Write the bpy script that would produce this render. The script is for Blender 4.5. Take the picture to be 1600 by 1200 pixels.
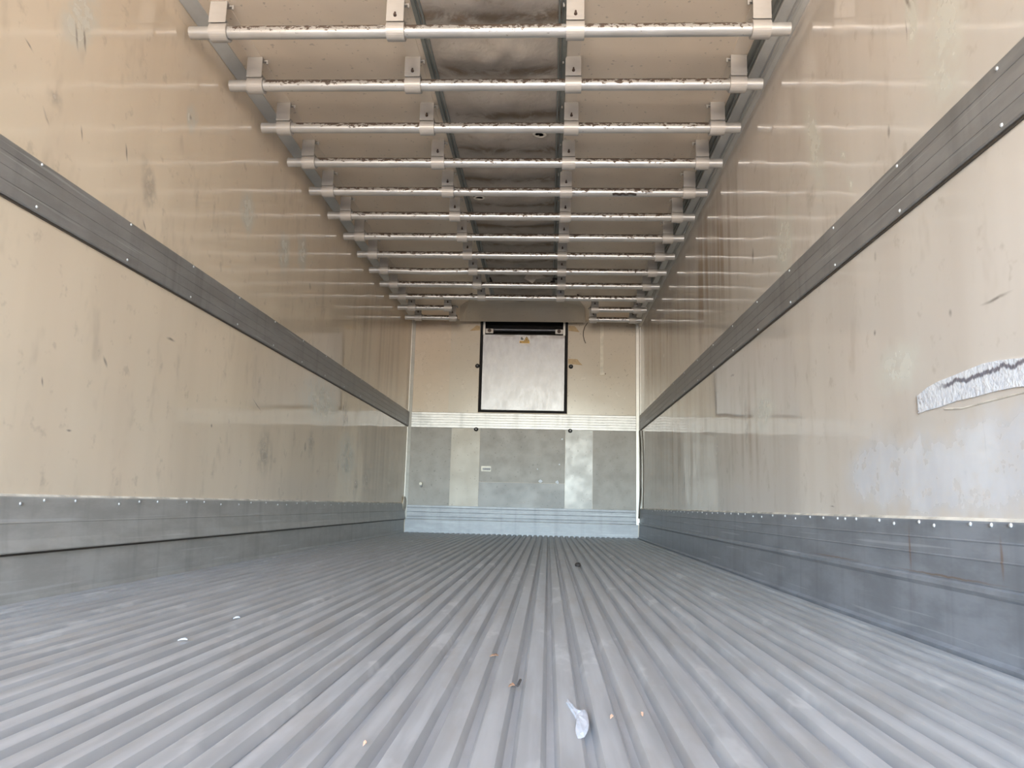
import bpy, bmesh, math, random
from mathutils import Matrix, Vector
random.seed(7)
scene = bpy.context.scene
for o in list(bpy.data.objects):
    bpy.data.objects.remove(o)

# ------------------------------------------------------------------ camera
cam_data = bpy.data.cameras.new('camera')
cam_data.sensor_fit = 'HORIZONTAL'; cam_data.sensor_width = 36.0
cam_data.lens = 1181.369 / 1600 * 36.0
cam_data.clip_start = 0.02
cam = bpy.data.objects.new('camera', cam_data)
scene.collection.objects.link(cam)
_pi, _ya, _ro = (math.radians(a) for a in (9.0927, 2.9209, 1.4193))
fw = Vector((-math.sin(_ya)*math.cos(_pi), math.cos(_ya)*math.cos(_pi), math.sin(_pi)))
rt = Vector((math.cos(_ya), math.sin(_ya), 0)); up = rt.cross(fw)
c, s = math.cos(_ro), math.sin(_ro)
r2, u2 = rt*c + up*s, up*c - rt*s
M = Matrix((r2, u2, -fw)).transposed().to_4x4()
M.translation = Vector((1.5076, 0.0, 0.302))
cam.matrix_world = M
scene.camera = cam

# ------------------------------------------------------------------ daylight and exposure
world = bpy.data.worlds.new('sky'); scene.world = world
world.use_nodes = True
wn = world.node_tree
bg = wn.nodes['Background']
sky = wn.nodes.new('ShaderNodeTexSky')
sky.sky_type = 'NISHITA'; sky.sun_disc = False
sky.sun_elevation = math.radians(48); sky.sun_rotation = math.radians(-68)
sky.air_density = 1.0; sky.dust_density = 2.5; sky.ozone_density = 1.0
# below the horizon lies the sunlit concrete yard behind the truck
wtc = wn.nodes.new('ShaderNodeTexCoord'); wsep = wn.nodes.new('ShaderNodeSeparateXYZ')
wn.links.new(wtc.outputs['Generated'], wsep.inputs[0])
wrng = wn.nodes.new('ShaderNodeMapRange'); wrng.inputs['From Min'].default_value = -.015; wrng.inputs['From Max'].default_value = .015
wn.links.new(wsep.outputs['Z'], wrng.inputs['Value'])
wmix = wn.nodes.new('ShaderNodeMix'); wmix.data_type = 'RGBA'
wn.links.new(wrng.outputs[0], wmix.inputs[0])
wmix.inputs[6].default_value = (1.45, 1.24, 1.04, 1)
wn.links.new(sky.outputs[0], wmix.inputs[7])
wn.links.new(wmix.outputs[2], bg.inputs[0])
bg.inputs[1].default_value = 2.3
# light portal in the open rear doorway: emits nothing, only guides the sampling of the daylight
W, Y0, Y1, ZC, T = 2.46, -4.8, 7.99, 2.285, .08
pd = bpy.data.lights.new('rear_doorway_portal', 'AREA'); pd.shape = 'RECTANGLE'; pd.size = W; pd.size_y = ZC+.02
pd.cycles.is_portal = True
po = bpy.data.objects.new('rear_doorway_portal', pd); scene.collection.objects.link(po)
po.location = (W/2, Y0-.01, ZC/2); po.rotation_euler = (math.radians(90), 0, 0)
vs = scene.view_settings
vs.view_transform = 'Standard'; vs.look = 'None'; vs.gamma = 1.0; vs.use_curve_mapping = False
vs.exposure = 3.7
scene.cycles.caustics_reflective = False
scene.cycles.max_bounces = 9
scene.cycles.diffuse_bounces = 8
scene.cycles.glossy_bounces = 3
scene.cycles.use_light_tree = False
scene.cycles.sample_clamp_indirect = 0.2

# ------------------------------------------------------------------ node helper
class Mat:
    def __init__(self, name):
        self.m = bpy.data.materials.new(name); self.m.use_nodes = True
        self.t = self.m.node_tree; self.n = self.t.nodes; self.l = self.t.links
        self.b = self.n['Principled BSDF']
        tc = self.n.new('ShaderNodeTexCoord'); self.P = tc.outputs['Object']; self.dim = '3D'; self.warp = None
    def _in(self, sock, v):
        if isinstance(v, bpy.types.NodeSocket): self.l.new(v, sock)
        elif v is not None: sock.default_value = v
    def rnd(self):
        return self.n.new('ShaderNodeObjectInfo').outputs['Random']
    def mapping(self, v, loc=(0,0,0), rot=(0,0,0), scale=(1,1,1), kind='POINT'):
        m = self.n.new('ShaderNodeMapping'); m.vector_type = kind
        self.l.new(v, m.inputs['Vector'])
        m.inputs['Location'].default_value = loc; m.inputs['Rotation'].default_value = rot; m.inputs['Scale'].default_value = scale
        return m.outputs[0]
    def noise(self, scale=5, detail=4, rough=.55, dist=0, v=None, stretch=None, out='Fac'):
        v = v or self.P
        if stretch: v = self.mapping(v, scale=stretch)
        n = self.n.new('ShaderNodeTexNoise'); n.noise_dimensions = self.dim; self.l.new(v, n.inputs['Vector'])
        n.inputs['Scale'].default_value = scale; n.inputs['Detail'].default_value = detail
        n.inputs['Roughness'].default_value = rough; n.inputs['Distortion'].default_value = dist
        return n.outputs[out]
    def rng(self, f, a, b, lo=0., hi=1., smooth=True):
        n = self.n.new('ShaderNodeMapRange'); n.interpolation_type = 'SMOOTHSTEP' if smooth else 'LINEAR'
        self._in(n.inputs['Value'], f)
        n.inputs['From Min'].default_value = a; n.inputs['From Max'].default_value = b
        n.inputs['To Min'].default_value = lo; n.inputs['To Max'].default_value = hi
        return n.outputs['Result']
    def math(self, op, a, b=None):
        n = self.n.new('ShaderNodeMath'); n.operation = op
        self._in(n.inputs[0], a)
        if b is not None: self._in(n.inputs[1], b)
        return n.outputs[0]
    def vmath(self, op, a, b=None):
        n = self.n.new('ShaderNodeVectorMath'); n.operation = op
        self._in(n.inputs[0], a)
        if b is not None: self._in(n.inputs[1], b)
        return n.outputs['Value'] if op in ('LENGTH', 'DOT_PRODUCT') else n.outputs[0]
    def mix(self, f, a, b):
        n = self.n.new('ShaderNodeMix'); n.data_type = 'RGBA'
        self._in(n.inputs[0], f)
        for i, v in ((6, a), (7, b)):
            if isinstance(v, (tuple, list)) and len(v) == 3: v = (*v, 1)
            self._in(n.inputs[i], v)
        return n.outputs[2]
    def sep(self, v=None):
        n = self.n.new('ShaderNodeSeparateXYZ'); self.l.new(v or self.P, n.inputs[0]); return n.outputs
    def spots(self, items, warp=.03, inner=.55):
        """union of soft ellipses in the plane of the first two coordinates; items: (u, v, ru, rv, degrees)"""
        off = self.vmath('MULTIPLY', self.vmath('SUBTRACT', self.warp, (.5, .5, .5)), (warp*4, warp*4, 0))
        p = self.vmath('MULTIPLY', self.vmath('ADD', self.P, off), (1, 1, 0))
        turned = {0: p}; r = None
        for (y, z, ry, rz, a) in items:
            a = 20*round(a/20)
            if a not in turned: turned[a] = self.mapping(p, rot=(0, 0, math.radians(-a)))
            t = math.radians(-a)
            u, v = y*math.cos(t)-z*math.sin(t), y*math.sin(t)+z*math.cos(t)
            n = self.n.new('ShaderNodeVectorMath'); n.operation = 'MULTIPLY_ADD'
            self.l.new(turned[a], n.inputs[0])
            n.inputs[1].default_value = (1/ry, 1/rz, 0); n.inputs[2].default_value = (-u/ry, -v/rz, 0)
            d = self.vmath('LENGTH', n.outputs[0])
            r = d if r is None else self.math('MINIMUM', r, d)
        return self.rng(r, 1.0, inner)
    def bump(self, h, dist=.002, strength=1., prev=None):
        n = self.n.new('ShaderNodeBump'); self.l.new(h, n.inputs['Height'])
        n.inputs['Distance'].default_value = dist; n.inputs['Strength'].default_value = strength
        if prev: self.l.new(prev, n.inputs['Normal'])
        return n.outputs[0]
    def out(self, color=None, rough=None, metal=0., normal=None, spec=.5):
        if isinstance(color, tuple): color = (*color[:3], 1)
        self._in(self.b.inputs['Base Color'], color); self._in(self.b.inputs['Roughness'], rough)
        self._in(self.b.inputs['Metallic'], metal); self._in(self.b.inputs['Specular IOR Level'], spec)
        if normal: self.l.new(normal, self.b.inputs['Normal'])
        return self.m

def flat(name, col, rough=.6, metal=0., var=.12, scale=20):
    m = Mat(name)
    n = m.noise(scale, 4)
    dark = tuple(v*(1-var) for v in col); lite = tuple(min(1, v*(1+var)) for v in col)
    return m.out(m.mix(m.rng(n, .3, .7), dark, lite), rough, metal)

CREAM = (.80, .685, .54)
def grp_wall(name, pale, dark, streak, scuffs, runs, white=None, tint=CREAM):
    m = Mat(name)
    sp_ = m.sep(); cb = m.n.new('ShaderNodeCombineXYZ')
    m.l.new(sp_[1], cb.inputs[0]); m.l.new(sp_[2], cb.inputs[1])
    m.P = cb.outputs[0]                       # wall plane: x = metres along the wall, y = height
    m.dim = '2D'
    big = m.noise(.9, 1, .5)
    pn = m.noise(13, 3, .65)
    m.warp = m.noise(9, 2, .6, out='Color')
    c = m.mix(m.rng(big, .3, .7), tuple(v*.97 for v in tint), tuple(a*b for a, b in zip(tint, (1.05, 1.05, 1.06))))
    # water-run streaks, vertical
    st = m.noise(6, 2, .6, stretch=(1, .035, 1))
    stm = m.math('MULTIPLY', m.rng(st, .40, .72), m.math('ADD', m.spots(runs, .05, .05), .10))
    c = m.mix(m.math('MULTIPLY', stm, streak), c, (.37, .275, .19))
    # faint smears and scuffs
    sm = m.noise(4, 3, .7, stretch=(1.5, .7, 1))
    c = m.mix(m.math('MULTIPLY', m.rng(sm, .56, .80), .30), c, (.42, .35, .28))
    c = m.mix(m.math('MULTIPLY', m.rng(pn, .62, .80), .28), c, (.36, .30, .24))
    # pale rubbed patches
    pm = m.math('MULTIPLY', m.spots(pale, .014, .25), m.rng(pn, .28, .6, .45, 1))
    c = m.mix(m.math('MULTIPLY', pm, .9), c, (.74, .73, .66))
    dm = m.math('MULTIPLY', m.spots(dark, .014, .0), m.rng(pn, .3, .6, .1, 1))
    c = m.mix(m.math('MULTIPLY', dm, .6), c, (.33, .29, .25))
    c = m.mix(m.math('MULTIPLY', m.math('MULTIPLY', m.spots(scuffs, .004, .0), m.rng(pn, .25, .55, .35, 1)), .8), c, (.20, .17, .145))
    rough_add = m.math('MULTIPLY', m.math('MAXIMUM', pm, dm), .8)
    if white:
        wm = m.math('MULTIPLY', m.spots(white, .022, .45), m.rng(pn, .25, .55, .5, 1))
        c = m.mix(m.math('MULTIPLY', wm, .85), c, m.mix(m.rng(sm, .3, .7), (.66, .67, .71), (.76, .77, .80)))
        rough_add = m.math('MAXIMUM', rough_add, wm)
    r = m.math('ADD', m.rng(sm, .3, .75, .035, .10), m.math('MULTIPLY', m.math('POWER', rough_add, 2.), .45))
    w1 = m.noise(2.1, 0, .45, stretch=(1.7, .8, 1))   # gentle buckling of the laminate
    return m.out(c, r, 0, m.bump(w1, .0032, 1.0), .8)

# (y, z, ry, rz, degrees) measured on the wall, metres
LEFT_PALE = [(2.12, 1.80, .11, .20, -12), (3.49, 1.70, .13, .15, 0), (4.02, 1.68, .12, .17, 0), (4.32, 1.78, .12, .16, 0),
             (2.87, 1.86, .06, .08, 0), (5.6, .62, .35, .28, 0), (4.9, .95, .55, .22, 10)]
LEFT_DARK = [(3.95, .55, .14, .17, 8), (4.72, .66, .10, .12, 0), (5.48, .93, .14, .20, 0), (6.25, .50, .18, .16, 0),
             (2.05, 1.48, .06, .05, 0), (2.6, 1.45, .07, .16, 25), (5.9, .42, .12, .14, 0)]
LEFT_SCUFF = [(2.11, 1.73, .008, .06, 18), (2.15, 1.74, .008, .05, 14), (2.02, 1.41, .006, .035, 35), (2.19, 1.44, .006, .03, 20),
              (2.44, 1.50, .007, .04, 24), (1.92, 1.57, .006, .03, 60), (2.60, 1.29, .006, .03, 35), (2.87, .92, .045, .008, -10),
              (3.8, .78, .09, .005, -15), (5.42, .97, .02, .05, 0), (5.55, .90, .02, .06, 0), (5.38, .55, .015, .07, 0),
              (4.62, .63, .03, .04, 0), (2.86, 1.86, .015, .015, 0), (4.5, 1.62, .03, .03, 0), (2.45, .75, .01, .03, 30),
              (3.3, .62, .012, .012, 0), (2.15, .63, .006, .02, 20), (2.3, .50, .02, .006, 0)]
RIGHT_PALE = [(3.03, 1.40, .17, .22, 10), (2.65, 1.65, .10, .35, -20), (1.75, 1.45, .13, .26, -10), (1.9, 1.62, .05, .14, 0),
              (2.35, 1.35, .03, .06, -30), (2.4, 1.47, .02, .05, -30), (2.1, .70, .2, .10, 0), (3.4, .75, .25, .15, 0)]
RIGHT_DARK = [(2.7, 1.46, .07, .07, 0), (4.35, .65, .05, .22, 0), (3.7, .72, .05, .22, 0), (6.9, 1.75, .05, .3, 0), (6.3, 1.6, .05, .25, 0), (7.4, 1.6, .05, .3, 0)]
RIGHT_SCUFF = [(3.50, 1.50, .022, .055, 0), (1.91, 1.68, .012, .05, -20), (1.93, 1.60, .004, .05, -5), (2.06, 1.38, .012, .025, 0),
               (3.95, 1.0, .05, .010, 0), (2.22, .83, .012, .012, 0), (2.19, 1.05, .012, .02, 10), (1.805, .78, .010, .014, 0),
               (1.62, .765, .07, .006, 8), (6.6, 1.9, .03, .07, 10), (6.1, 1.7, .03, .10, 10), (7.2, 1.85, .03, .12, 0),
               (1.70, .46, .004, .07, 0), (1.79, .402, .008, .008, 0), (5.4, .5, .04, .15, 0), (2.62, .325, .03, .004, 0), (5.0, 1.9, .02, .03, 0)]
RIGHT_WHITE = [(2.24, .42, .30, .125, 0), (1.95, .40, .34, .135, 0), (1.66, .415, .34, .145, 0), (1.40, .42, .30, .15, 0)]
LEFT_RUNS = [(6.6, 1.6, 1.4, .6, 0), (6.4, .7, 1.2, .5, 0)]
RIGHT_RUNS = [(4.6, 1.75, 1.7, .55, 0), (6.8, 1.6, 1.2, .6, 0), (5.8, .75, 1.9, .55, 0), (3.6, .7, .6, .35, 0)]
M_LEFT = grp_wall('cream_laminate_wall_left', LEFT_PALE, LEFT_DARK, .5, LEFT_SCUFF, LEFT_RUNS)
M_RIGHT = grp_wall('cream_laminate_wall_right', RIGHT_PALE, RIGHT_DARK, .8, RIGHT_SCUFF, RIGHT_RUNS, RIGHT_WHITE, (.715, .66, .60))

def laminate(name, tint, rough=(.14, .3), grime=.3, gscale=4, wave=0):
    m = Mat(name)
    n = m.noise(gscale, 3, .65)
    c = m.mix(m.rng(n, .35, .75), tint, tuple(v*(1-grime) for v in tint))
    sp = m.noise(45, 1, .6)
    c = m.mix(m.math('MULTIPLY', m.rng(sp, .68, .76), .5), c, tuple(v*.45 for v in tint))
    b = m.bump(m.noise(2.5, 0, .4), wave, 1.0) if wave else None
    return m.out(c, m.rng(n, .3, .7, *rough), 0, b)
M_CEIL = laminate('cream_ceiling_sheet', (.88, .76, .62), (.3, .5), .14, 1.5)
M_STRIP = laminate('pale_mounting_strip', (.84, .74, .62), (.4, .5), .08, 3)
M_BACK_CREAM = laminate('cream_bulkhead_sheet', (.60, .52, .43), (.16, .3), .10, 3)
M_BACK_PALE = laminate('pale_bulkhead_sheet', (.57, .52, .445), (.16, .28), .08, 3)
M_BACK_GREY = laminate('grey_stained_bulkhead_sheet', (.27, .255, .235), (.46, .52), .16, 7)
M_BACK_SMOOTH = laminate('smooth_grey_bulkhead_sheet', (.23, .23, .23), (.42, .5), .05, 5)
M_BACK_GLOSS = laminate('glossy_pale_bulkhead_sheet', (.33, .325, .31), (.3, .4), .10, 5, .004)
M_BACK_BEIGE = laminate('smooth_beige_bulkhead_sheet', (.38, .345, .29), (.36, .45), .05, 4)
M_WALL_CORE = laminate('cream_bulkhead_core', (.55, .47, .37), (.3, .5), .1, 4)

def aluminium(name, lo, hi, metal=.3, rough=(.38, .52), along='y', scr=.22, stain=None, run=True, scale=14):
    """along: the length direction of the extrusion (its grain)"""
    m = Mat(name)
    sp_ = m.sep(); cb = m.n.new('ShaderNodeCombineXYZ')
    m.l.new(sp_[1 if along == 'y' else 0], cb.inputs[0]); m.l.new(sp_[2], cb.inputs[1])
    m.P = cb.outputs[0]; m.dim = '2D'
    g = m.noise(scale, 4, .65, stretch=(.3, 1, 1))
    c = m.mix(m.rng(g, .3, .7), lo, hi)
    if run:
        v = m.noise(9, 3, .65, stretch=(1, .06, 1))
        c = m.mix(m.math('MULTIPLY', m.rng(v, .50, .80), .36), c, tuple(v_*.55 for v_ in lo))
    if scr:
        sx = m.noise(55, 2, .5, stretch=(.02, 1, 1))
        c = m.mix(m.math('MULTIPLY', m.rng(sx, .69, .75), scr), c, (.78, .80, .82))
    if stain:
        m.warp = m.noise(25, 2, .6, out='Color')
        c = m.mix(m.math('MULTIPLY', m.spots(stain, .0012, .1), .7), c, (.25, .16, .10))
    return m.out(c, m.rng(g, .25, .75, *rough), metal)
M_RAIL = aluminium('dull_grey_rub_rail', (.27, .265, .26), (.335, .33, .325))
M_RAIL_BACK = aluminium('bright_rub_rail', (.46, .46, .46), (.72, .72, .72), .4, (.42, .52), 'x')
M_SCUFF_L = aluminium('grey_kick_plate_left', (.41, .405, .385), (.50, .495, .475))
M_SCUFF_R = aluminium('grey_kick_plate_right', (.255, .275, .305), (.34, .365, .405),
                      stain=[(2.06, .215, .008, .075, 5), (1.655, .215, .008, .06, 3), (1.9, .16, .35, .004, 0), (2.6, .16, .3, .003, 0)])
M_SCUFF_B = aluminium('bright_kick_plate_back', (.22, .23, .25), (.33, .345, .37), .25, (.48, .58), 'x')
M_TRIM = aluminium('satin_trim', (.60, .60, .575), (.68, .68, .655), .25, (.4, .5), run=False, scr=0)
M_CHANNEL = aluminium('dark_channel', (.20, .21, .19), (.28, .29, .27), .2, (.4, .55), run=False, scr=0)
M_RIB = None
def rib_mat():
    m = Mat('worn_floor_aluminium')
    r = m.rnd()
    v = m.vmath('ADD', m.P, m.vmath('MULTIPLY', r, (7.3, 11.1, 0)))
    m.dim = '2D'
    g = m.noise(34, 3, .6, v=v, stretch=(1, .07, 1))
    c = m.mix(m.rng(g, .3, .7), (.37, .38, .395), (.46, .47, .485))
    bl = m.noise(7, 4, .68, v=v, stretch=(1, .35, 1))
    c = m.mix(m.math('MULTIPLY', m.rng(bl, .50, .72), .40), c, (.33, .31, .29))
    c = m.mix(m.math('MULTIPLY', m.rng(bl, .40, .28), .45), c, (.66, .665, .67))
    c = m.mix(m.rng(r, 0, 1, 0, .16), c, (.30, .29, .28))
    return m.out(c, m.rng(g, .25, .75, .40, .52), .22)
M_RIB = rib_mat()
def tube_mat():
    m = Mat('speckled_aluminium_tube')
    p = m.sep()
    v = m.vmath('ADD', m.P, m.vmath('MULTIPLY', m.rnd(), (17.0, 5.0, 3.0)))
    n = m.noise(75, 3, .7, v=v, stretch=(.5, 1, 1))
    patch = m.noise(7, 2, .5, v=v)
    z = m.rng(p[2], -.020, .018, -.18, .14, False)
    k = m.math('ADD', m.math('ADD', n, z), m.math('MULTIPLY', m.math('SUBTRACT', patch, .5), .22))
    inside = m.math('MULTIPLY', m.rng(p[0], .18, .20), m.rng(p[0], 2.28, 2.26))
    sp = m.math('MULTIPLY', m.rng(k, .50, .565), inside)
    c = m.mix(sp, m.mix(m.rng(patch, .3, .7), (.48, .475, .46), (.57, .565, .55)), (.09, .066, .05))
    return m.out(c, m.math('ADD', m.math('MULTIPLY', sp, .35), .30), m.math('MULTIPLY', m.math('SUBTRACT', 1., sp), .45))
M_TUBE = tube_mat()
M_BRACKET = aluminium('satin_bracket', (.45, .43, .405), (.50, .48, .455), .25, (.4, .5), 'x', 0, run=False)
M_SCREW = flat('rusty_screw', (.055, .032, .022), .6)
M_RIVET = flat('bright_rivet', (.75, .77, .79), .3, .6)
M_BLACK = flat('black_rubber', (.007, .007, .008), .9)
M_DARKMETAL = flat('blackened_metal', (.03, .03, .034), .4, .3)
M_VOID = flat('dark_void', (.02, .019, .018), .9)
M_HOOD = laminate('beige_hood_sheet', (.53, .475, .395), (.4, .5), .05, 3)
M_TAPE = flat('brown_tape', (.42, .31, .17), .5, scale=40)
M_WIRE_SHADE = flat('dark_cable_and_shade', (.06, .05, .04), .5)
M_CONDUIT = flat('pale_conduit', (.58, .55, .47), .4)
M_SEAL = flat('aged_white_sealant', (.66, .62, .55), .6, 0, .35, 9)
M_WHITE = flat('white_residue', (.52, .55, .61), .55, 0, .08, 60)
M_PAPER = flat('dusty_paper', (.58, .53, .46), .8)
M_LEAF = flat('dry_brown_leaf', (.22, .12, .07), .8, 0, .4, 90)
M_TWIG = flat('dark_twig', (.035, .028, .025), .8)
M_CRUMB = flat('orange_crumb', (.30, .18, .12), .8)
M_SHELL = flat('white_outer_skin', (.75, .75, .74), .4)
def plate_mat():
    m = Mat('brushed_aluminium_sheet')
    g = m.noise(14, 4, .65, stretch=(1, 1, .45))
    h = m.noise(40, 2, .6, stretch=(.2, 1, 1))
    c = m.mix(m.rng(g, .3, .7), (.275, .28, .295), (.41, .415, .43))
    c = m.mix(m.math('MULTIPLY', m.rng(h, .6, .75), .35), c, (.38, .37, .365))
    # rubbed grime along the top edge (object origin sits at the foot of the opening)
    sm = m.math('MULTIPLY', m.rng(m.noise(4, 3, .6, stretch=(1, 1, 3)), .42, .56), m.rng(m.sep()[2], .77, .84))
    c = m.mix(m.math('MULTIPLY', sm, .7), c, (.16, .145, .135))
    return m.out(c, m.rng(g, .25, .75, .36, .50), .5, m.bump(g, .0012, 1.0))
M_PLATE = plate_mat()
def cloth_mat():
    m = Mat('stained_duct_fabric')
    n = m.noise(3.2, 5, .6)
    c = m.mix(m.rng(n, .35, .7), (.52, .47, .415), (.405, .36, .31))
    st = m.noise(6, 5, .7, dist=.8, v=m.mapping(m.P, loc=(2, 5, 0)))
    # dirt rubbed off by the bars: repeats with the bar spacing
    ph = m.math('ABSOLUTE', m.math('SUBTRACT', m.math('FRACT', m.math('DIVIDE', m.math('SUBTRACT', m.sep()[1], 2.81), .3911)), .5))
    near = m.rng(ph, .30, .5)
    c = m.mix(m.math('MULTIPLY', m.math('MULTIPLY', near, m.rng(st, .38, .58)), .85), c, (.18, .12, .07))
    c = m.mix(m.math('MULTIPLY', m.rng(st, .54, .72), .5), c, (.27, .205, .14))
    sp = m.noise(40, 3, .6)
    c = m.mix(m.math('MULTIPLY', m.rng(sp, .66, .74), .5), c, (.20, .15, .10))
    b = m.bump(m.noise(9, 4, .55, dist=.5), .006, 1.0)
    return m.out(c, .75, 0, b)
M_CLOTH = cloth_mat()

# ------------------------------------------------------------------ mesh helper
class MB:
    def __init__(self): self.v = []; self.f = []
    def add(self, vs_, fs):
        k = len(self.v); self.v += [tuple(p) for p in vs_]; self.f += [tuple(i+k for i in f) for f in fs]; return self
    def box(self, x0, x1, y0, y1, z0, z1):
        vs_ = [(x, y, z) for x in (x0, x1) for y in (y0, y1) for z in (z0, z1)]
        return self.add(vs_, [(0,1,3,2), (4,6,7,5), (0,4,5,1), (2,3,7,6), (0,2,6,4), (1,5,7,3)])
    def prism(self, prof, a, b, axis='y'):
        """closed 2-D profile run from a to b; axis y: (x,z), axis x: (y,z), axis z: (x,y)"""
        n = len(prof); vs_ = []
        for t in (a, b):
            for (p, q) in prof:
                vs_.append({'y': (p, t, q), 'x': (t, p, q), 'z': (p, q, t)}[axis])
        fs = [(i, (i+1) % n, n+(i+1) % n, n+i) for i in range(n)] + [tuple(range(n-1, -1, -1)), tuple(range(n, 2*n))]
        return self.add(vs_, fs)
    def cyl(self, p, q, r, n=16, r1=None, cap=True):
        p, q = Vector(p), Vector(q); d = (q-p).normalized(); r1 = r if r1 is None else r1
        a = d.orthogonal().normalized(); b = d.cross(a)
        vs_ = [pt + (a*math.cos(t)+b*math.sin(t))*rr for pt, rr in ((p, r), (q, r1)) for t in [2*math.pi*i/n for i in range(n)]]
        fs = [(i, (i+1) % n, n+(i+1) % n, n+i) for i in range(n)]
        if cap: fs += [tuple(range(n-1, -1, -1)), tuple(range(n, 2*n))]
        return self.add(vs_, fs)
    def ring(self, x0, x1, ro, ri, n=28, cy=0, cz=0):
        vs_ = [(x, cy+rr*math.cos(t), cz+rr*math.sin(t)) for x, rr in ((x0, ro), (x1, ro), (x1, ri), (x0, ri)) for t in [2*math.pi*i/n for i in range(n)]]
        fs = []
        for k in range(4):
            a, b = k*n, ((k+1) % 4)*n
            fs += [(a+i, a+(i+1) % n, b+(i+1) % n, b+i) for i in range(n)]
        return self.add(vs_, fs)
    def tube(self, pts, r, n=8):
        for a, b in zip(pts, pts[1:]): self.cyl(a, b, r, n)
        return self
    def data(self, name, mat, bevel=0, smooth=False):
        me = bpy.data.meshes.new(name); me.from_pydata(self.v, [], self.f)
        bm = bmesh.new(); bm.from_mesh(me)
        bmesh.ops.recalc_face_normals(bm, faces=bm.faces)
        if bevel:
            bmesh.ops.bevel(bm, geom=[e for e in bm.edges if len(e.link_faces) == 2 and e.calc_face_angle(0) > .6], offset=bevel, segments=2, affect='EDGES', clamp_overlap=True)
        bm.to_mesh(me); bm.free()
        me.materials.append(mat)
        if smooth:
            for p in me.polygons: p.use_smooth = True
            try: me.set_sharp_from_angle(angle=math.radians(35))
            except Exception: pass
        return me
    def build(self, name, mat, parent=None, bevel=0, smooth=False):
        return link(name, self.data(name, mat, bevel, smooth), parent)
def link(name, me, parent=None, loc=(0, 0, 0)):
    o = bpy.data.objects.new(name, me); scene.collection.objects.link(o)
    o.location = loc; o.parent = parent
    return o
def tag(o, label, cat, group=None, kind=None):
    o['label'] = label; o['category'] = cat
    if group: o['group'] = group
    if kind: o['kind'] = kind
    return o
def empty(name, loc=(0, 0, 0)):
    o = link(name, None, None, loc); o.empty_display_size = .05; return o
def S(o, label, cat): return tag(o, label, cat, kind='structure')

# ------------------------------------------------------------------ the box body
DX0, DX1 = .945, 1.535                      # ceiling gap over the fabric duct

dr = MB().box(W+.01, W+.07, Y0-1.24, Y0-.01, -.02, ZC+.12).build('sky_blocker_door', M_STRIP); S(dr, 'unseen cream rear door leaf added to block sky and warm the left wall', 'door')  # added out of view: blocks sky, bounces warm light onto the left wall
floor = MB().box(-T, W+T, Y0, Y1+T, -.10, -.015).build('floor', M_RIB)
S(floor, 'grey aluminium floor with long narrow ribs running to the front bulkhead', 'floor')
PITCH = .0535
h = .015
prof = [(-.0215, -h), (-.0165, -.0040), (-.0145, -.0012), (-.0110, 0), (.0110, 0), (.0145, -.0012), (.0165, -.0045), (.0215, -h)]
rib = MB().prism(prof, Y0, Y1, 'y').data('floor_rib', M_RIB, 0, True)
x = 1.5155 - PITCH/2 - 27*PITCH
while x < W - .02:
    if x > .022:
        link('floor_rib', rib, floor, (x, 0, random.uniform(-.0012, .0006)))
    x += PITCH

wl = MB().box(-T, 0, Y0, Y1+T, -.02, ZC+.15).build('wall_left', M_LEFT); S(wl, 'scuffed cream laminate left side wall with pale rubbed patches', 'wall')
wr = MB().box(W, W+T, Y0, Y1+T, -.02, ZC+.15).build('wall_right', M_RIGHT); S(wr, 'streaked cream laminate right side wall with a white peeled strip', 'wall')
HX0, HX1, HZ0, HZ1 = .742, 1.692, 1.272, 2.284   # intake opening in the bulkhead
wb = (MB().box(0, HX0, Y1, Y1+T, -.02, ZC+.15).box(HX1, W, Y1, Y1+T, -.02, ZC+.15)
      .box(HX0, HX1, Y1, Y1+T, -.02, HZ0).box(HX0, HX1, Y1, Y1+T, HZ1, ZC+.15)).build('wall_back', M_WALL_CORE)
S(wb, 'cream and grey panelled front bulkhead at the far end of the box', 'wall')
cl = (MB().box(0, DX0, Y0, Y1, ZC, ZC+.15).box(DX1, W, Y0, Y1, ZC, ZC+.15).box(DX0, DX1, Y0, Y1, ZC+.13, ZC+.15)).build('ceiling', M_CEIL)
S(cl, 'cream ceiling sheet above the rows of aluminium bars', 'ceiling')
for xc in (.144, .871, 1.587, 2.31):
    MB().box(xc-.030, xc+.030, Y0, 7.6 if xc < .3 or xc > 2.2 else 6.75, ZC-.003, ZC+.002).build('mounting_strip', M_STRIP, cl)

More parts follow.
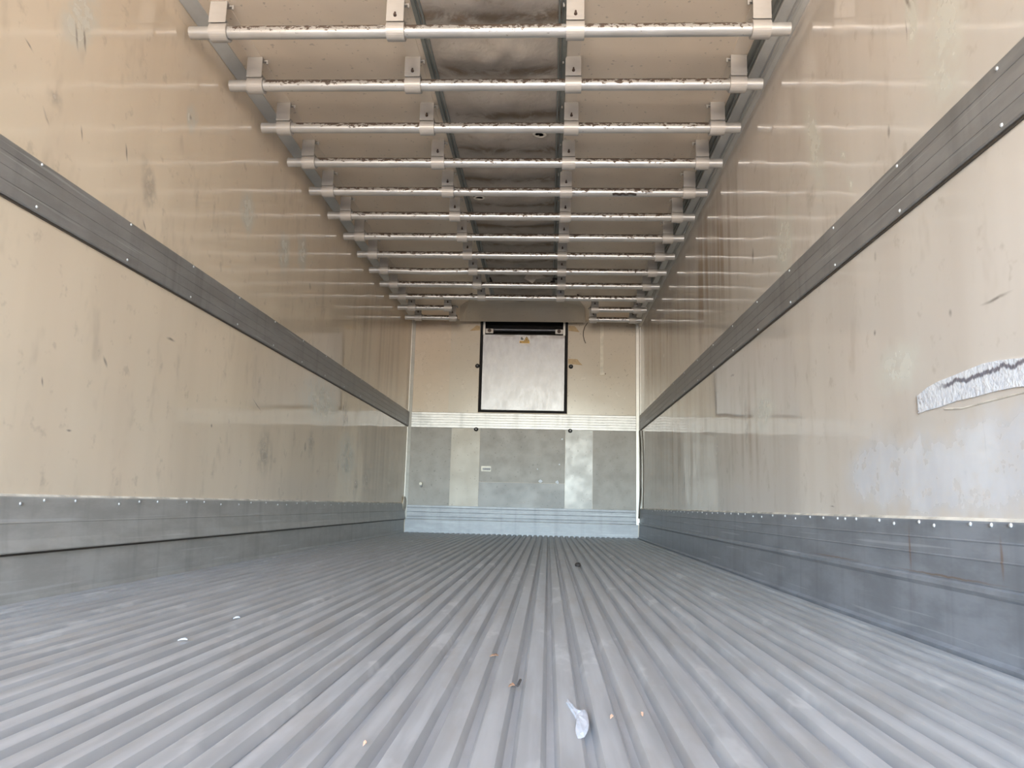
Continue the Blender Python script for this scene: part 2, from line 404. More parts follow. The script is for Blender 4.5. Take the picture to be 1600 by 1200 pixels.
# peeled strip on the right wall
def peel():
    top = [(1.985, .606), (1.93, .620), (1.87, .625), (1.80, .628), (1.74, .633), (1.68, .632), (1.62, .632), (1.57, .624), (1.50, .612), (1.42, .600)]
    bot = [(1.42, .555), (1.50, .560), (1.57, .564), (1.64, .566), (1.72, .566), (1.80, .566), (1.88, .564), (1.94, .562), (1.984, .560)]
    pts = [(y, z + random.uniform(-.0025, .0025)) for y, z in top + bot]
    k = len(pts)
    v = [(W-.0035, y, z) for y, z in pts] + [(W+.002, y, z) for y, z in pts]
    f = [tuple(range(k)), tuple(range(2*k-1, k-1, -1))] + [(i, (i+1) % k, k+(i+1) % k, k+i) for i in range(k)]
    return MB().add(v, f)
def peel_mat():
    m = Mat('white_peeled_filler')
    n = m.noise(60, 4, .65); z = m.sep()[2]
    c = m.mix(m.rng(n, .35, .65), (.70, .73, .80), (.84, .86, .90))
    yy = m.sep()[1]
    crack = m.math('ABSOLUTE', m.math('SUBTRACT', m.math('ADD', z, m.math('MULTIPLY', m.math('SUBTRACT', m.noise(22, 4, .6, stretch=(0, 1, 0)), .5), .05)), .612))
    c = m.mix(m.math('MULTIPLY', m.rng(crack, .008, .002), m.rng(yy, 1.90, 1.82)), c, (.20, .19, .22))
    sp = m.math('MULTIPLY', m.rng(m.noise(110, 3, .6), .55, .65), m.rng(yy, 1.90, 1.96))
    c = m.mix(m.math('MULTIPLY', sp, .8), c, (.25, .17, .14))
    return m.out(c, .5, 0, m.bump(n, .003, 1))
pl = peel().build('peeled_strip', peel_mat(), wr); pl['label'] = 'white torn filler strip with a dark crack'
crk = MB().tube([(W, 1.86, .556), (W, 1.78, .548), (W, 1.66, .550), (W, 1.5, .551)], .0022, 6).build('sealant_bead', M_SEAL, wr)

# bulkhead sheets, each proud of the core
def sheet(x0, x1, z0, z1, mat, d=.004, label=None):
    p = MB().box(x0, x1, Y1-d, Y1+.002, z0, z1).build('bulkhead_sheet', mat, wb, .0012)
    if label: p['label'] = label
sheet(.036, .424, 1.262, ZC, M_BACK_CREAM, .004)
sheet(.424, HX0-.004, 1.262, ZC, M_BACK_PALE, .005)
sheet(HX1+.004, 1.975, 1.262, ZC, M_BACK_PALE, .005)
sheet(1.975, 2.42, 1.262, ZC, M_BACK_PALE, .004)
sheet(.036, .470, .275, 1.100, M_BACK_GREY, .004)
sheet(.470, .772, .275, 1.100, M_BACK_BEIGE, .007, 'smooth beige vertical sheet')
sheet(.774, 1.678, .535, 1.100, M_BACK_GREY, .004, 'grey stained middle sheet')
sheet(.774, 1.678, .275, .533, M_BACK_SMOOTH, .006, 'smooth blue-grey lower sheet')
sheet(1.680, 1.966, .275, 1.100, M_BACK_GLOSS, .007, 'glossy pale vertical sheet')
sheet(1.968, 2.42, .275, 1.100, M_BACK_GREY, .004)
def disc_y(x, z, r, d, name, mat, parent, y=Y1-.005, n=18, label=None):
    p = MB().cyl((x, y, z), (x, y-d, z), r, n, r*.8).build(name, mat, parent, 0, True)
    if label: p['label'] = label
    return p
for bx, bz in ((.722, 1.772), (1.727, 1.781), (.731, 1.088), (1.728, 1.092)):
    b = disc_y(bx, bz, .024, .012, 'bolt', M_BLACK, wb)
    disc_y(bx, bz, .011, .006, 'bolt_head', M_DARKMETAL, b, Y1-.016)
lt = MB().box(.797, .900, Y1-.010, Y1-.003, .645, .700).build('latch_plate', M_CONDUIT, wb, .003)
MB().box(.812, .895, Y1-.0125, Y1-.009, .658, .682).build('latch_slot', M_DARKMETAL, lt)
pg = disc_y(.165, .500, .020, .022, 'plug', M_CONDUIT, wb, label='small pale plug')
disc_y(.168, .478, .014, .010, 'plug_shadow_gap', M_DARKMETAL, pg, Y1-.004)
for (qx, qz, rr) in ((1.645, 1.00, .012), (1.60, .55, .022), (1.62, .735, .010), (1.42, .555, .026), (1.39, .68, .009)):
    k = 9; pts = [(qx+rr*random.uniform(.55, 1.1)*math.cos(t), qz+rr*random.uniform(.5, 1.0)*math.sin(t)) for t in [2*math.pi*i/k for i in range(k)]]
    MB().prism([(a, b) for a, b in pts], 0, 1, 'z')
    m_ = MB(); m_.add([(a, Y1-.0062, b) for a, b in pts] + [(a, Y1-.003, b) for a, b in pts],
                      [tuple(range(k)), tuple(range(2*k-1, k-1, -1))] + [(i, (i+1) % k, k+(i+1) % k, k+i) for i in range(k)])
    m_.build('paint_chip', M_WHITE, wb)

# ------------------------------------------------------------------ rub rails (grooved extrusions)
def rail_profile(z0, z1, t=.012, grooves=5, g=.0028, gw=.005):
    pts = [(0, z0), (t-.003, z0), (t, z0+.004)]
    for i in range(grooves):
        zc = z0 + (z1-z0)*(i+1)/(grooves+1)
        pts += [(t, zc-gw/2), (t-g, zc-gw/4), (t-g, zc+gw/4), (t, zc+gw/2)]
    return pts + [(t, z1-.004), (t-.003, z1), (0, z1)]
P = rail_profile(1.106, 1.261, .012, 3, .0012, .003)
rl = MB().prism([(a, b) for a, b in P], Y0, Y1-.012, 'y').build('trim_1', M_RAIL); S(rl, 'dull grey aluminium rub rail along the left wall', 'rub rail')
rr_ = MB().prism([(W-a, b) for a, b in P], Y0, Y1-.012, 'y').build('trim_2', M_RAIL); S(rr_, 'dull grey aluminium rub rail along the right wall', 'rub rail')
rb = MB().prism([(Y1-a, b) for a, b in rail_profile(1.098, 1.262, .014, 5, .006, .010)], .036, 2.42, 'x').build('trim_3', M_RAIL_BACK); S(rb, 'bright ridged aluminium rub rail across the far bulkhead', 'rub rail')
rv = MB().cyl((0, 0, 0), (.0035, 0, 0), .0055, 8, .003).data('rivet', M_RIVET, 0, True)
rv2 = MB().cyl((0, 0, 0), (-.0035, 0, 0), .0055, 8, .003).data('rivet', M_RIVET, 0, True)
for k in range(13):
    y = 2.016 + k*.479
    if y < Y1-.1:
        for z in (1.252, 1.122):
            link('rivet', rv, rl, (.0115, y, z))
    y = 1.532 + k*.468
    if y < Y1-.1:
        for z in (1.246, 1.117):
            link('rivet', rv2, rr_, (W-.0115, y, z))
# dark strip under each side rail: its shadow gap put in as colour
for nm, x0, x1, par in (('rail_shadow', 0, .006, rl), ('rail_shadow', W-.006, W, rr_)):
    MB().box(x0, x1, Y0, Y1-.02, 1.1005, 1.106).build(nm, M_WIRE_SHADE, par)

# ------------------------------------------------------------------ kick plates
bl = empty('baseboard_left'); S(bl, 'two-part grey aluminium kick plate along the foot of the left wall', 'kick plate')
pu = [(0, .134), (.020, .134), (.022, .138), (.015, .170), (.011, .215), (.0125, .218), (.011, .221), (.010, .288), (.008, .292), (0, .292)]
MB().prism(pu, Y0, Y1-.02, 'y').build('upper_plate', M_SCUFF_L, bl)
MB().prism([(0, -.017), (.012, -.017), (.0075, .01), (.0055, .126), (0, .126)], Y0, Y1-.02, 'y').build('lower_plate', M_SCUFF_L, bl)
MB().box(0, .008, Y0, Y1-.02, .1263, .1335).build('joint_shadow', M_WIRE_SHADE, bl)  # dark strip stands for the shade under the upper plate's lip
br = empty('baseboard_right'); S(br, 'two-part grey aluminium kick plate along the foot of the right wall', 'kick plate')
pu = [(0, .155), (.009, .155), (.009, .205), (.0105, .208), (.009, .211), (.009, .245), (.0105, .248), (.009, .251), (.008, .288), (.006, .292), (0, .292)]
MB().prism([(W-a, b) for a, b in pu], Y0, Y1-.02, 'y').build('upper_plate', M_SCUFF_R, br)
MB().prism([(W-a, b) for a, b in [(0, -.017), (.030, -.017), (.030, .002), (.016, .008), (.012, .130), (.017, .140), (.016, .150), (.009, .1545), (0, .1545)]], Y0, Y1-.02, 'y').build('lower_plate', M_SCUFF_R, br)
bb = empty('baseboard_back'); S(bb, 'bright two-part aluminium kick plate across the foot of the far bulkhead', 'kick plate')
MB().prism([(Y1-a, b) for a, b in [(0, .132), (.014, .132), (.016, .136), (.012, .160), (.0105, .163), (.012, .166), (.012, .205), (.0105, .208), (.012, .211), (.012, .250), (.0105, .253), (.012, .256), (.011, .278), (0, .280)]], .03, 2.425, 'x').build('upper_plate', M_SCUFF_B, bb)
MB().prism([(Y1-a, b) for a, b in [(0, -.017), (.012, -.017), (.008, .01), (.008, .130), (0, .130)]], .012, 2.44, 'x').build('lower_plate', M_SCUFF_B, bb)
MB().prism([(0, .292), (.007, .292), (.004, .297), (0, .299)], Y0, Y1-.03, 'y').build('sealant_line', M_SEAL, bl)
MB().prism([(W, .292), (W-.006, .292), (W-.004, .297), (W, .299)], Y0, Y1-.08, 'y').build('sealant_line', M_SEAL, br)
for y in [1.48, 1.616, 1.685, 1.766, 1.928, 2.003, 2.145, 2.237, 2.401, 2.488, 2.552] + [2.68+.148*i+random.uniform(-.02, .02) for i in range(30)]:
    if y < Y1-.1: link('rivet', rv2, br, (W-.0080, y, .284 + random.choice((-.006, .001, .001, .002))))
for y in [2.107, 2.209, 2.36, 2.608, 2.74] + [2.9+.18*i+random.uniform(-.03, .03) for i in range(26)]:
    if y < Y1-.1: link('rivet', rv, bl, (.0095, y, .281 + random.choice((-.009, 0, 0, .001))))

# ------------------------------------------------------------------ corner and ceiling trims
o = MB().prism([(0, Y1), (.036, Y1), (.036, Y1-.006), (.030, Y1-.012), (.012, Y1-.026), (.006, Y1-.034), (0, Y1-.034)], .13, ZC, 'z').build('trim_4', M_TRIM)
S(o, 'narrow pale vertical trim in the far left corner', 'corner trim')
o = MB().prism([(W, Y1), (W-.045, Y1), (W-.045, Y1-.012), (W-.040, Y1-.018), (W-.010, Y1-.020), (W-.008, Y1-.075), (W, Y1-.075)], .13, ZC, 'z').build('trim_5', M_TRIM)
S(o, 'pale metal vertical trim in the far right corner', 'corner trim')
o = MB().prism([(0, 2.262), (.004, 2.258), (.050, 2.276), (.060, 2.281), (.060, ZC), (0, ZC)], Y0, Y1-.03, 'y').build('trim_6', M_TRIM)
S(o, 'plain angled cove trim between left wall and ceiling', 'cove trim')
tr7 = empty('trim_7'); S(tr7, 'stepped metal cove trim between right wall and ceiling', 'cove trim')
MB().prism([(2.352, ZC), (2.356, 2.278), (2.366, 2.276), (2.368, 2.281), (2.376, 2.281), (2.378, 2.272), (2.386, 2.268), (2.390, ZC)], Y0, Y1-.03, 'y').build('channel_strip', M_CHANNEL, tr7)
MB().prism([(2.390, ZC), (2.388, 2.258), (2.392, 2.254), (2.425, 2.240), (2.428, ZC)], Y0, Y1-.03, 'y').build('inner_strip', M_TRIM, tr7)
MB().prism([(2.428, ZC), (2.428, 2.246), (2.434, 2.246), (2.436, 2.236), (2.442, 2.236), (2.444, 2.222), (W-.004, 2.205), (W, 2.205), (W, ZC)], Y0, Y1-.03, 'y').build('outer_strip', M_TRIM, tr7)
for n_, (xa, sgn) in enumerate(((DX0, 1), (DX1, -1))):
    o = MB().prism([(xa-.022*sgn, ZC), (xa-.020*sgn, ZC-.010), (xa-.004*sgn, ZC-.012), (xa-.002*sgn, ZC-.004), (xa+.008*sgn, ZC-.004), (xa+.010*sgn, ZC-.012), (xa+.018*sgn, ZC-.010), (xa+.018*sgn, ZC)], Y0, 7.10, 'y').build('trim_%d' % (8+n_), M_CHANNEL)
    S(o, 'dark metal channel holding the %s edge of the fabric air duct' % ('left' if sgn > 0 else 'right'), 'channel')

# ------------------------------------------------------------------ fabric air duct in the ceiling
DY0, DY = 2.745, .3911
def duct():
    nx, ny = 28, 500
    ya, yb = Y0+.02, 7.10
    holes = [(1.429, 3.785, .030, .024, .5), (1.029, 4.632, .030, .026, -.5)]
    v = []; f = []
    for j in range(ny+1):
        y = ya+(yb-ya)*j/ny
        ph = (y-DY0)/DY
        for i in range(nx+1):
            u = i/nx; x = DX0+.004+(DX1-DX0-.008)*u
            edge = math.sin(math.pi*u)
            sag = .024*edge**.8*(.55+.45*math.cos(2*math.pi*(ph+.12)))
            wr_ = .009*edge*math.sin(11*u+3.1*ph)*math.sin(7.3*ph+2*math.sin(2.1*u*5)) + .004*edge*math.sin(23*u-5*ph)
            far = max(0, (y-4)/3.2)
            fold = far*.016*edge*math.sin(2*math.pi*(2*ph+1.4*abs(u-.5)))
            v.append((x, y, ZC-.004-sag-abs(wr_)*.5+wr_*.5-fold))
    def inside(cx, cy):
        for hx, hy, a, b, rot in holes:
            dx, dy = cx-hx, cy-hy
            p = dx*math.cos(rot)+dy*math.sin(rot); q = -dx*math.sin(rot)+dy*math.cos(rot)
            if (p/a)**2+(q/b)**2 < 1: return True
        return False
    for j in range(ny):
        for i in range(nx):
            q = [j*(nx+1)+i, j*(nx+1)+i+1, (j+1)*(nx+1)+i+1, (j+1)*(nx+1)+i]
            cx = sum(v[k][0] for k in q)/4; cy = sum(v[k][1] for k in q)/4
            if not inside(cx, cy): f.append(tuple(q))
    mb = MB(); mb.add(v, f)
    return mb, holes
dd = empty('air_duct', (0, 0, 0)); tag(dd, 'stained grey fabric air duct sagging along the middle of the ceiling', 'air duct')
mb, holes = duct()
fab = mb.build('fabric', M_CLOTH, dd, 0, True)
sol = fab.modifiers.new('thickness', 'SOLIDIFY'); sol.thickness = .0015; sol.offset = 1
def eyelet(hx, hy, a, b, rot, nm, par):
    n = 28; vs_ = []
    for k, (fr, dz) in enumerate(((.80, -.001), (1.0, -.004), (1.30, -.001), (1.0, .003))):
        for i in range(n):
            t = 2*math.pi*i/n; p, q = a*fr*math.cos(t), b*fr*math.sin(t)
            vs_.append((hx+p*math.cos(rot)-q*math.sin(rot), hy+p*math.sin(rot)+q*math.cos(rot), ZC-.022+dz))
    fs = [(k*n+i, k*n+(i+1) % n, ((k+1) % 4)*n+(i+1) % n, ((k+1) % 4)*n+i) for k in range(4) for i in range(n)]
    return MB().add(vs_, fs).build(nm, M_SEAL, par, 0, True)
MB().box(DX0+.02, DX1-.02, 3.5, 4.95, ZC+.05, ZC+.06).build('hole_shade', M_VOID, dd)  # added dark sheet behind the holes: the duct's inner shade as colour
for hh in holes: eyelet(*hh, 'eyelet', dd)

# ------------------------------------------------------------------ ceiling bars
ZB, RT = 2.165, .0255
def bracket_mesh(flip):
    m = MB()
    m.ring(-.036, .036, .037, RT+.0004)
    m.box(-.036, .034, -.038, -.034, .022, ZC-ZB-.003)
    m.box(-.036, .034, -.038, .010, ZC-ZB-.006, ZC-ZB-.0015)
    m.box(-.036, .036, -.038, .002, .0325, .0365)
    sx = .046*flip
    m.cyl((sx, -.010, ZC-ZB-.022), (sx, -.010, ZC-ZB-.002), .004, 8)
    m.box(min(.03*flip, sx), max(.03*flip, sx), -.014, -.006, ZC-ZB-.010, ZC-ZB-.004)
    return m.data('bracket', M_BRACKET, .0012)
BR = {1: bracket_mesh(1), -1: bracket_mesh(-1)}
screw = MB().cyl((0, -.038, .046), (0, -.048, .046), .007, 10, .005).cyl((0, -.038, .056), (0, -.043, .056), .004, 8).data('screw', M_SCREW, 0, True)
def tube_mesh(x0, x1, bend=0, name='tube'):
    m = MB(); n = 26; seg = 24; vs_ = []
    for k in range(seg+1):
        x = x0+(x1-x0)*k/seg; dz = -bend*math.sin(math.pi*min(1, max(0, (x-.15)/.75)))
        for i in range(n):
            t = 2*math.pi*i/n
            vs_.append((x, RT*math.cos(t), RT*math.sin(t)+dz))
    fs = [(k*n+i, k*n+(i+1) % n, (k+1)*n+(i+1) % n, (k+1)*n+i) for k in range(seg) for i in range(n)]
    # hollow ends
    for base, xe, sg in ((0, x0, 1), (seg*n, x1, -1)):
        b = len(vs_)
        for rr in (RT*.86, RT*.86):
            pass
        ring1 = [(xe, RT*.86*math.cos(2*math.pi*i/n), RT*.86*math.sin(2*math.pi*i/n)) for i in range(n)]
        ring2 = [(xe+sg*.05, p[1], p[2]) for p in ring1]
        vs_ += ring1+ring2
        fs += [(base+i, base+(i+1) % n, b+(i+1) % n, b+i) for i in range(n)]
        fs += [(b+i, b+(i+1) % n, b+n+(i+1) % n, b+n+i) for i in range(n)]
        fs.append(tuple(b+n+i for i in range(n)))
    m.add(vs_, fs)
    return m.data(name, M_TUBE, 0, True)
TFULL = tube_mesh(.024, 2.420); TBENT = tube_mesh(.024, 2.420, .008)
TL = tube_mesh(.024, .553); TR = tube_mesh(1.888, 2.412)
ORD = ['nearest', 'second nearest', 'third nearest', 'fourth nearest', 'fifth nearest', 'sixth nearest', 'seventh nearest', 'eighth nearest', 'ninth nearest', 'tenth nearest', 'farthest']
def bar(y, tubem, xs, label, group):
    r = empty('ceiling_bar', (0, y, ZB)); tag(r, label, 'ceiling bar', group)
    link('tube', tubem, r)
    for xb, inner in xs:
        b = link('bracket', BR[1 if xb < 1.2 else -1], r, (xb + random.uniform(-.004, .004), 0, 0))
        b.rotation_euler = (random.uniform(-.04, .04), 0, 0)
        if inner: link('screw', screw, b)
    return r
for i in range(11):
    b = bar(DY0+DY*i, TBENT if i == 8 else TFULL, ((.144, False), (.871, True), (1.587, True), (2.310, False)),
        'speckled aluminium bar spanning the full ceiling width, %s of the full-width bars' % ORD[i], 'full-width ceiling bars')
    if i == 4:
        k = 14; pts = [(1.86+.02*j, -.028+random.uniform(-.003, .003), -.022+random.uniform(-.007, .003)) for j in range(8)]
        MB().tube(pts, .006, 6).build('dirt_crust', M_TWIG, b)
for i, where in ((11, 'nearer of the two'), (12, 'farther of the two')):
    bar(DY0+DY*i, TL, ((.160, True), (.513, True)), 'short aluminium bar left of the beige hood, %s' % where, 'short ceiling bars beside the hood')
    bar(DY0+DY*i, TR, ((1.925, True), (2.325, True)), 'short aluminium bar right of the beige hood, %s' % where, 'short ceiling bars beside the hood')

# ------------------------------------------------------------------ beige hood feeding the duct
hd = empty('duct_hood', (0, 0, 0)); tag(hd, 'beige folded hood under the ceiling above the metal intake panel', 'hood')
zt = ZC-.003
A0, A1, A2, A3 = (.540, 7.75, 2.206), (.588, 7.75, 2.206), (1.835, 7.75, 2.212), (1.864, 7.75, 2.214)
T1, T2 = (.877, 7.155, zt), (1.528, 7.135, zt)
L1, L2 = (.715, 7.145, zt), (.585, 7.412, zt)
R1, R2 = (1.776, 7.146, zt), (1.840, 7.407, zt)
def shell(faces, nm, lab=None):
    vs_ = []; fs = []
    for f in faces:
        k = len(vs_); n = len(f)
        vs_ += list(f) + [(p[0], p[1]+.002, p[2]+.004) for p in f]
        fs += [tuple(range(k, k+n)), tuple(range(k+2*n-1, k+n-1, -1))] + [(k+i, k+(i+1) % n, k+n+(i+1) % n, k+n+i) for i in range(n)]
    return MB().add(vs_, fs).build(nm, M_HOOD, hd)
shell([(A1, A2, T2, T1)], 'middle_face')
shell([(A0, A1, T1, L1, L2)], 'side_face'); shell([(A3, R2, R1, T2, A2)], 'side_face')
MB().box(.540, 1.864, 7.748, 7.752, 2.210, ZC).build('back_board', M_HOOD, hd)
for nm, pts in (('cord', [(.66, 7.05, ZC-.012), (.70, 6.98, ZC-.018), (.755, 6.93, ZC-.008)]), ('cord', [(1.75, 6.93, ZC-.008), (1.81, 7.0, ZC-.016), (1.87, 7.06, ZC-.014)])):
    MB().tube(pts, .006, 6).build(nm, M_TWIG, hd)

# ------------------------------------------------------------------ intake with aluminium panel
hp = empty('intake_panel', (1.22, Y1, HZ0)); tag(hp, 'square brushed aluminium intake panel in a black frame on the far bulkhead', 'panel')
def hb(nm, mat, parent, *bx, bevel=0):
    m = MB()
    for b in bx: m.box(b[0]-1.22, b[1]-1.22, b[2]-Y1, b[3]-Y1, b[4]-HZ0, b[5]-HZ0)
    return m.build(nm, mat, parent, bevel)
hb('housing', M_VOID, hp, (HX0, HX1, Y1+.20, Y1+.21, HZ0, HZ1), (HX0, HX0+.004, Y1+.01, Y1+.2, HZ0, HZ1), (HX1-.004, HX1, Y1+.01, Y1+.2, HZ0, HZ1), (HX0+.004, HX1-.004, Y1+.01, Y1+.2, HZ1-.004, HZ1), (HX0+.004, HX1-.004, Y1+.01, Y1+.2, HZ0, HZ0+.004))
hb('frame', M_BLACK, hp, (HX0+.004, HX0+.028, Y1-.014, Y1+.03, HZ0+.004, HZ1-.004), (HX1-.028, HX1-.004, Y1-.014, Y1+.03, HZ0+.004, HZ1-.004), (HX0+.028, HX1-.028, Y1-.014, Y1+.03, HZ0+.004, HZ0+.022), bevel=.002)
M_P2 = M_PLATE
sh = hb('metal_sheet', M_PLATE, hp, (HX0+.034, HX1-.034, Y1-.010, Y1+.006, HZ0+.028, 2.120), bevel=.003)
for x0, x1 in ((HX0+.030, HX0+.052), (HX1-.052, HX1-.030)):
    hb('side_channel', M_TRIM, hp, (x0, x1, Y1-.004, Y1+.02, 2.121, HZ1-.006))
for sx, s_ in ((HX0+.052, 1), (HX1-.052, -1)):
    b = hb('bracket', M_BRACKET, hp, (min(sx, sx+.085*s_), max(sx, sx+.085*s_), Y1+.03, Y1+.06, 2.145, 2.195), bevel=.004)
    c_ = MB().cyl((sx+.045*s_-1.22, .03, 2.172-HZ0), (sx+.045*s_-1.22, .018, 2.172-HZ0), .020, 14).build('bracket_bolt', M_SCREW, b)
MB().cyl((HX0+.05-1.22, .10, 2.20-HZ0), (HX1-.05-1.22, .10, 2.20-HZ0), .028, 16).build('roller', M_DARKMETAL, hp, 0, True)
# warning sticker: grey-white field, dark hand mark, yellow triangle, yellow band
SX0, SX1, SZ0, SZ1 = 1.166, 1.284, 2.000, 2.112
st = hb('warning_sticker', flat('sticker_white', (.62, .62, .64), .45), hp, (SX0, SX1, Y1-.0115, Y1-.0098, SZ0, SZ1)); st['label'] = 'small white and yellow warning sticker'
M_YEL = flat('sticker_yellow', (.60, .36, .05), .45, 0, .05); M_INK = flat('sticker_ink', (.035, .04, .04), .5)
hb('yellow_band', M_YEL, st, (SX0+.005, SX1-.005, Y1-.0128, Y1-.0113, SZ0+.028, SZ0+.054))
def tri(nm, cx, z0, w, hgt, y, mat):
    v = [(cx-w/2, y, z0), (cx+w/2, y, z0), (cx, y, z0+hgt), (cx-w/2, y+.0015, z0), (cx+w/2, y+.0015, z0), (cx, y+.0015, z0+hgt)]
    v = [(a-1.22, b_-Y1, c_-HZ0) for a, b_, c_ in v]
    return MB().add(v, [(0, 1, 2), (5, 4, 3), (0, 3, 4, 1), (1, 4, 5, 2), (2, 5, 3, 0)]).build(nm, mat, st)
tri('triangle_border', SX0+.081, SZ0+.054, .060, .052, Y1-.0130, M_INK)
tri('triangle_field', SX0+.081, SZ0+.058, .044, .038, Y1-.0142, M_YEL)
tri('triangle_mark', SX0+.081, SZ0+.062, .016, .024, Y1-.0152, M_INK)
v = [(SX0+.018, SZ0+.066), (SX0+.044, SZ0+.064), (SX0+.048, SZ0+.074), (SX0+.038, SZ0+.084), (SX0+.030, SZ0+.098), (SX0+.021, SZ0+.092), (SX0+.017, SZ0+.078)]
k = len(v)
MB().add([(a-1.22, -.0130, b_-HZ0) for a, b_ in v]+[(a-1.22, -.0115, b_-HZ0) for a, b_ in v], [tuple(range(k)), tuple(range(2*k-1, k-1, -1))]+[(i, (i+1) % k, k+(i+1) % k, k+i) for i in range(k)]).build('hand_mark', M_INK, st)
tri('band_triangle', SX0+.018, SZ0+.032, .018, .016, Y1-.0136, M_INK)
hb('band_print', M_INK, st, *[(SX0+.036+.011*i, SX0+.043+.011*i, Y1-.0134, Y1-.0127, SZ0+.038, SZ0+.045) for i in range(6)])

# ------------------------------------------------------------------ small things on the bulkhead
def tape(pts, label):
    k = len(pts)
    o = MB().add([(a, Y1-.0068, b_) for a, b_ in pts]+[(a, Y1-.0048, b_) for a, b_ in pts], [tuple(range(k)), tuple(range(2*k-1, k-1, -1))]+[(i, (i+1) % k, k+(i+1) % k, k+i) for i in range(k)]).build('tape_strip', M_TAPE)
    return tag(o, label, 'tape', 'brown tape ends around the intake panel')
tape([(.625, 2.158), (.736, 2.166), (.736, 2.212), (.700, 2.222), (.665, 2.190)], 'brown tape end left of the intake panel')
tape([(1.698, 2.172), (1.815, 2.160), (1.78, 2.205), (1.762, 2.226), (1.698, 2.232)], 'upper brown tape end right of the intake panel')
tape([(1.698, 1.812), (1.852, 1.796), (1.815, 1.835), (1.795, 1.862), (1.698, 1.866)], 'lower brown tape end right of the intake panel')
o = MB().tube([(1.900, Y1-.02, 2.262), (1.870, Y1-.022, 2.215), (1.856, Y1-.024, 2.165), (1.855, Y1-.024, 2.115), (1.866, Y1-.022, 2.070), (1.882, Y1-.02, 2.035)], .0042, 6).build('loose_wire', M_WIRE_SHADE)
tag(o, 'thin dark wire hanging loose right of the intake panel', 'wire')
cd = empty('conduit', (2.055, Y1, 1.70)); tag(cd, 'thin pale vertical conduit on the upper right of the far bulkhead', 'conduit')
MB().box(-.018, .018, -.014, -.003, 0, .56).build('channel', M_CONDUIT, cd, .003)
MB().box(-.020, .034, -.018, -.003, -.008, .022).build('end_piece', M_CONDUIT, cd, .003)
MB().cyl((.034, -.010, .008), (.042, -.010, .008), .007, 8).build('end_screw', M_SCREW, cd)
o = MB().tube([(W-.014, Y1-.095, 1.098), (W-.014, Y1-.13, 1.00), (W-.013, Y1-.16, .88), (W-.013, Y1-.18, .70), (W-.013, Y1-.17, .50), (W-.016, Y1-.13, .36), (W-.022, Y1-.09, .20)], .008, 6).build('corner_cable', M_WIRE_SHADE)
tag(o, 'dark cable running down the far right corner below the rub rail', 'cable')
def blob(name, cx, cy, cz, rx, ry, rz, mat, seed, n=14, m=8):
    rnd_ = random.Random(seed); vs_ = []; fs = []
    for j in range(1, m):
        a = math.pi*j/m
        for i in range(n):
            t = 2*math.pi*i/n; k = rnd_.uniform(.78, 1.15)
            vs_.append((cx+rx*k*math.sin(a)*math.cos(t), cy+ry*k*math.sin(a)*math.sin(t), cz+rz*math.cos(a)))
    for j in range(m-2):
        fs += [(j*n+i, j*n+(i+1) % n, (j+1)*n+(i+1) % n, (j+1)*n+i) for i in range(n)]
    vs_ += [(cx, cy, cz+rz), (cx, cy, cz-rz)]; q = len(vs_)
    fs += [(i, (i+1) % n, q-2) for i in range(n)] + [((m-2)*n+i, q-1, (m-2)*n+(i+1) % n) for i in range(n)]
    return MB().add(vs_, fs).build(name, mat, None, 0, True)
o = blob('sealant_smear', .012, Y1-.075, .290, .012, .085, .075, M_SEAL, 3); tag(o, 'whitish lump of sealant in the far left corner above the kick plate', 'sealant')
# torn flap hanging from the duct over the tenth bar
v = [(1.27, 6.225, 2.215), (1.345, 6.215, 2.168), (1.37, 6.22, 2.205), (1.45, 6.225, 2.225), (1.30, 6.235, 2.262), (1.41, 6.235, 2.262)]
o = MB().add(v+[(a, b_+.002, c_) for a, b_, c_ in v], [(0, 1, 2), (0, 2, 5, 4), (2, 3, 5), (8, 7, 6), (10, 11, 8, 6), (11, 9, 8), (0, 6, 7, 1), (1, 7, 8, 2), (2, 8, 9, 3), (3, 9, 11, 5), (5, 11, 10, 4), (4, 10, 6, 0)]).build('torn_flap', M_PAPER)
tag(o, 'pale torn flap of duct fabric draped against a far ceiling bar', 'flap')
o = MB().tube([(1.50, 6.50, ZC-.018), (1.53, 6.45, ZC-.03), (1.52, 6.40, ZC-.02), (1.57, 6.42, ZC-.014)], .008, 6).build('cord_loop', M_TWIG); tag(o, 'dark frayed cord at the right far end of the fabric duct', 'cord')
o = MB().tube([(.955, 6.52, ZC-.020), (.975, 6.46, ZC-.03), (.965, 6.40, ZC-.018)], .008, 6).build('cord_loop', M_TWIG); tag(o, 'dark frayed cord at the left far end of the fabric duct', 'cord')

# ------------------------------------------------------------------ litter on the floor
def residue(outline):
    rnd_ = random.Random(4); cx = sum(p[0] for p in outline)/len(outline); cy = sum(p[1] for p in outline)/len(outline)
    pts = []
    for a, b_ in zip(outline, outline[1:]+outline[:1]):
        pts += [a, ((a[0]+b_[0])/2+rnd_.uniform(-.0012, .0012), (a[1]+b_[1])/2+rnd_.uniform(-.004, .004))]
    n = len(pts); v = []
    for k, zz in ((1.0, -.0005), (.85, .0014), (.55, .0026), (.25, .0022)):
        v += [(cx+(p[0]-cx)*k, cy+(p[1]-cy)*k, zz+rnd_.uniform(-.0006, .0008)*(k < 1)) for p in pts]
    f = [(r*n+i, r*n+(i+1) % n, (r+1)*n+(i+1) % n, (r+1)*n+i) for r in range(3) for i in range(n)]
    f += [tuple(3*n+i for i in range(n)), tuple(range(n-1, -1, -1))]
    return MB().add(v, f).build('foam_residue', M_WHITE)
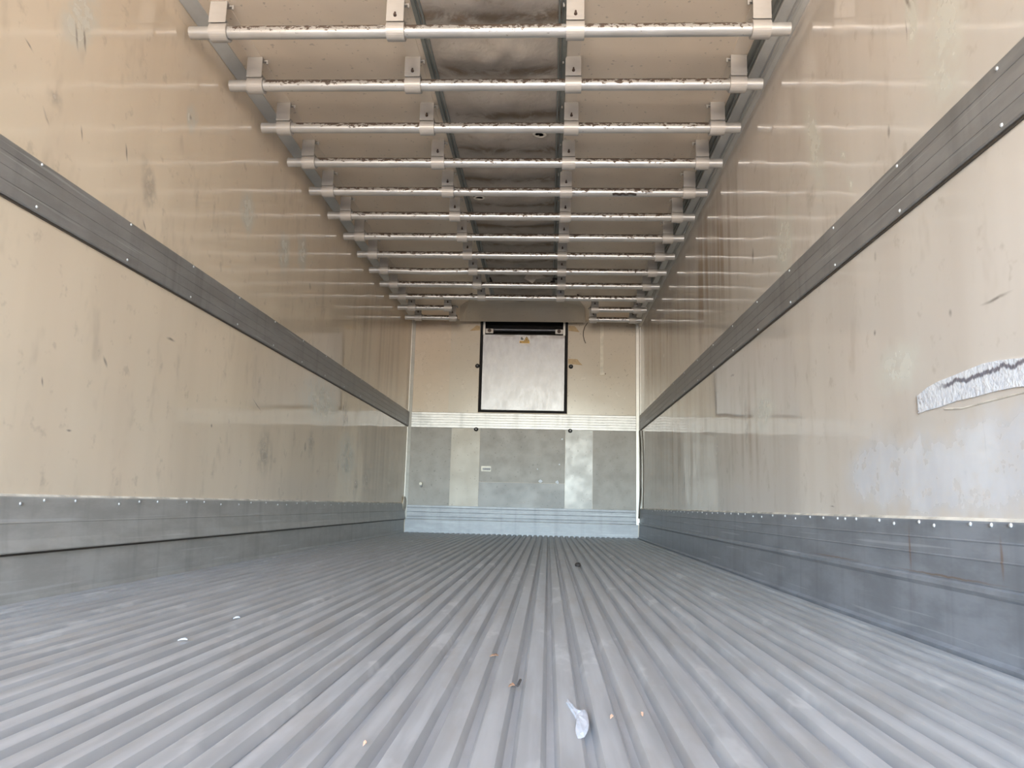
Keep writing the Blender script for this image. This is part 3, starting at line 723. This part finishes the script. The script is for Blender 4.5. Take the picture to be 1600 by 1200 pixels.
o = residue([(1.543, 1.273), (1.549, 1.242), (1.558, 1.209), (1.569, 1.207), (1.571, 1.159), (1.568, 1.107), (1.561, 1.071), (1.552, 1.064), (1.55, 1.099), (1.553, 1.146), (1.55, 1.18), (1.544, 1.222), (1.54, 1.248)])
tag(o, 'white foamy residue smeared on a floor rib near the camera', 'residue')
def leaf(x, y, w, l, rot, label, mat, nm='leaf_scrap', cat='leaf', z=.001):
    c_, s_ = math.cos(rot), math.sin(rot)
    pts = [(-l, 0, .001), (-l*.4, w, .004), (l*.5, w*.8, .006), (l, 0, .003), (l*.4, -w, .005), (-l*.5, -w*.7, .003)]
    v = [(x+a*c_-b_*s_, y+a*s_+b_*c_, z+q) for a, b_, q in pts]
    v += [(a, b_, q+.0015) for a, b_, q in v]
    k = 6
    o = MB().add(v, [tuple(range(k)), tuple(range(2*k-1, k-1, -1))]+[(i, (i+1) % k, k+(i+1) % k, k+i) for i in range(k)]).build(nm, mat)
    return tag(o, label, cat)
leaf(1.405, 1.573, .004, .009, .1, 'small brown leaf scrap on a rib left of the floor centre', M_LEAF)
leaf(1.452, 1.325, .003, .006, .4, 'tiny brown leaf scrap beside the dark twig', M_LEAF)
leaf(1.604, 1.155, .0022, .003, .7, 'small orange crumb right of the white residue, left of its twin', M_CRUMB, 'crumb', 'crumb')
leaf(1.650, 1.175, .0022, .003, 1.7, 'small orange crumb farther right of the white residue', M_CRUMB, 'crumb', 'crumb')
leaf(.728, 1.942, .005, .008, .3, 'small white flake on the left part of the floor', M_WHITE, 'flake', 'flake')
leaf(.742, 1.627, .003, .010, .1, 'small white shaving on the left near part of the floor', M_WHITE, 'flake', 'flake')
leaf(1.285, .99, .002, .003, .9, 'orange fleck in the floor groove at the bottom edge', M_CRUMB, 'crumb', 'crumb')
o = MB().tube([(1.452, 1.330, .003), (1.462, 1.327, .004), (1.466, 1.345, .010)], .0022, 6).build('twig', M_TWIG); tag(o, 'short dark twig on the floor near the middle', 'twig')
o = blob('dirt_clod', 1.666, 3.984, .008, .016, .03, .012, M_TWIG, 5); tag(o, 'dark clod of dirt lying on the floor far right of centre', 'dirt')
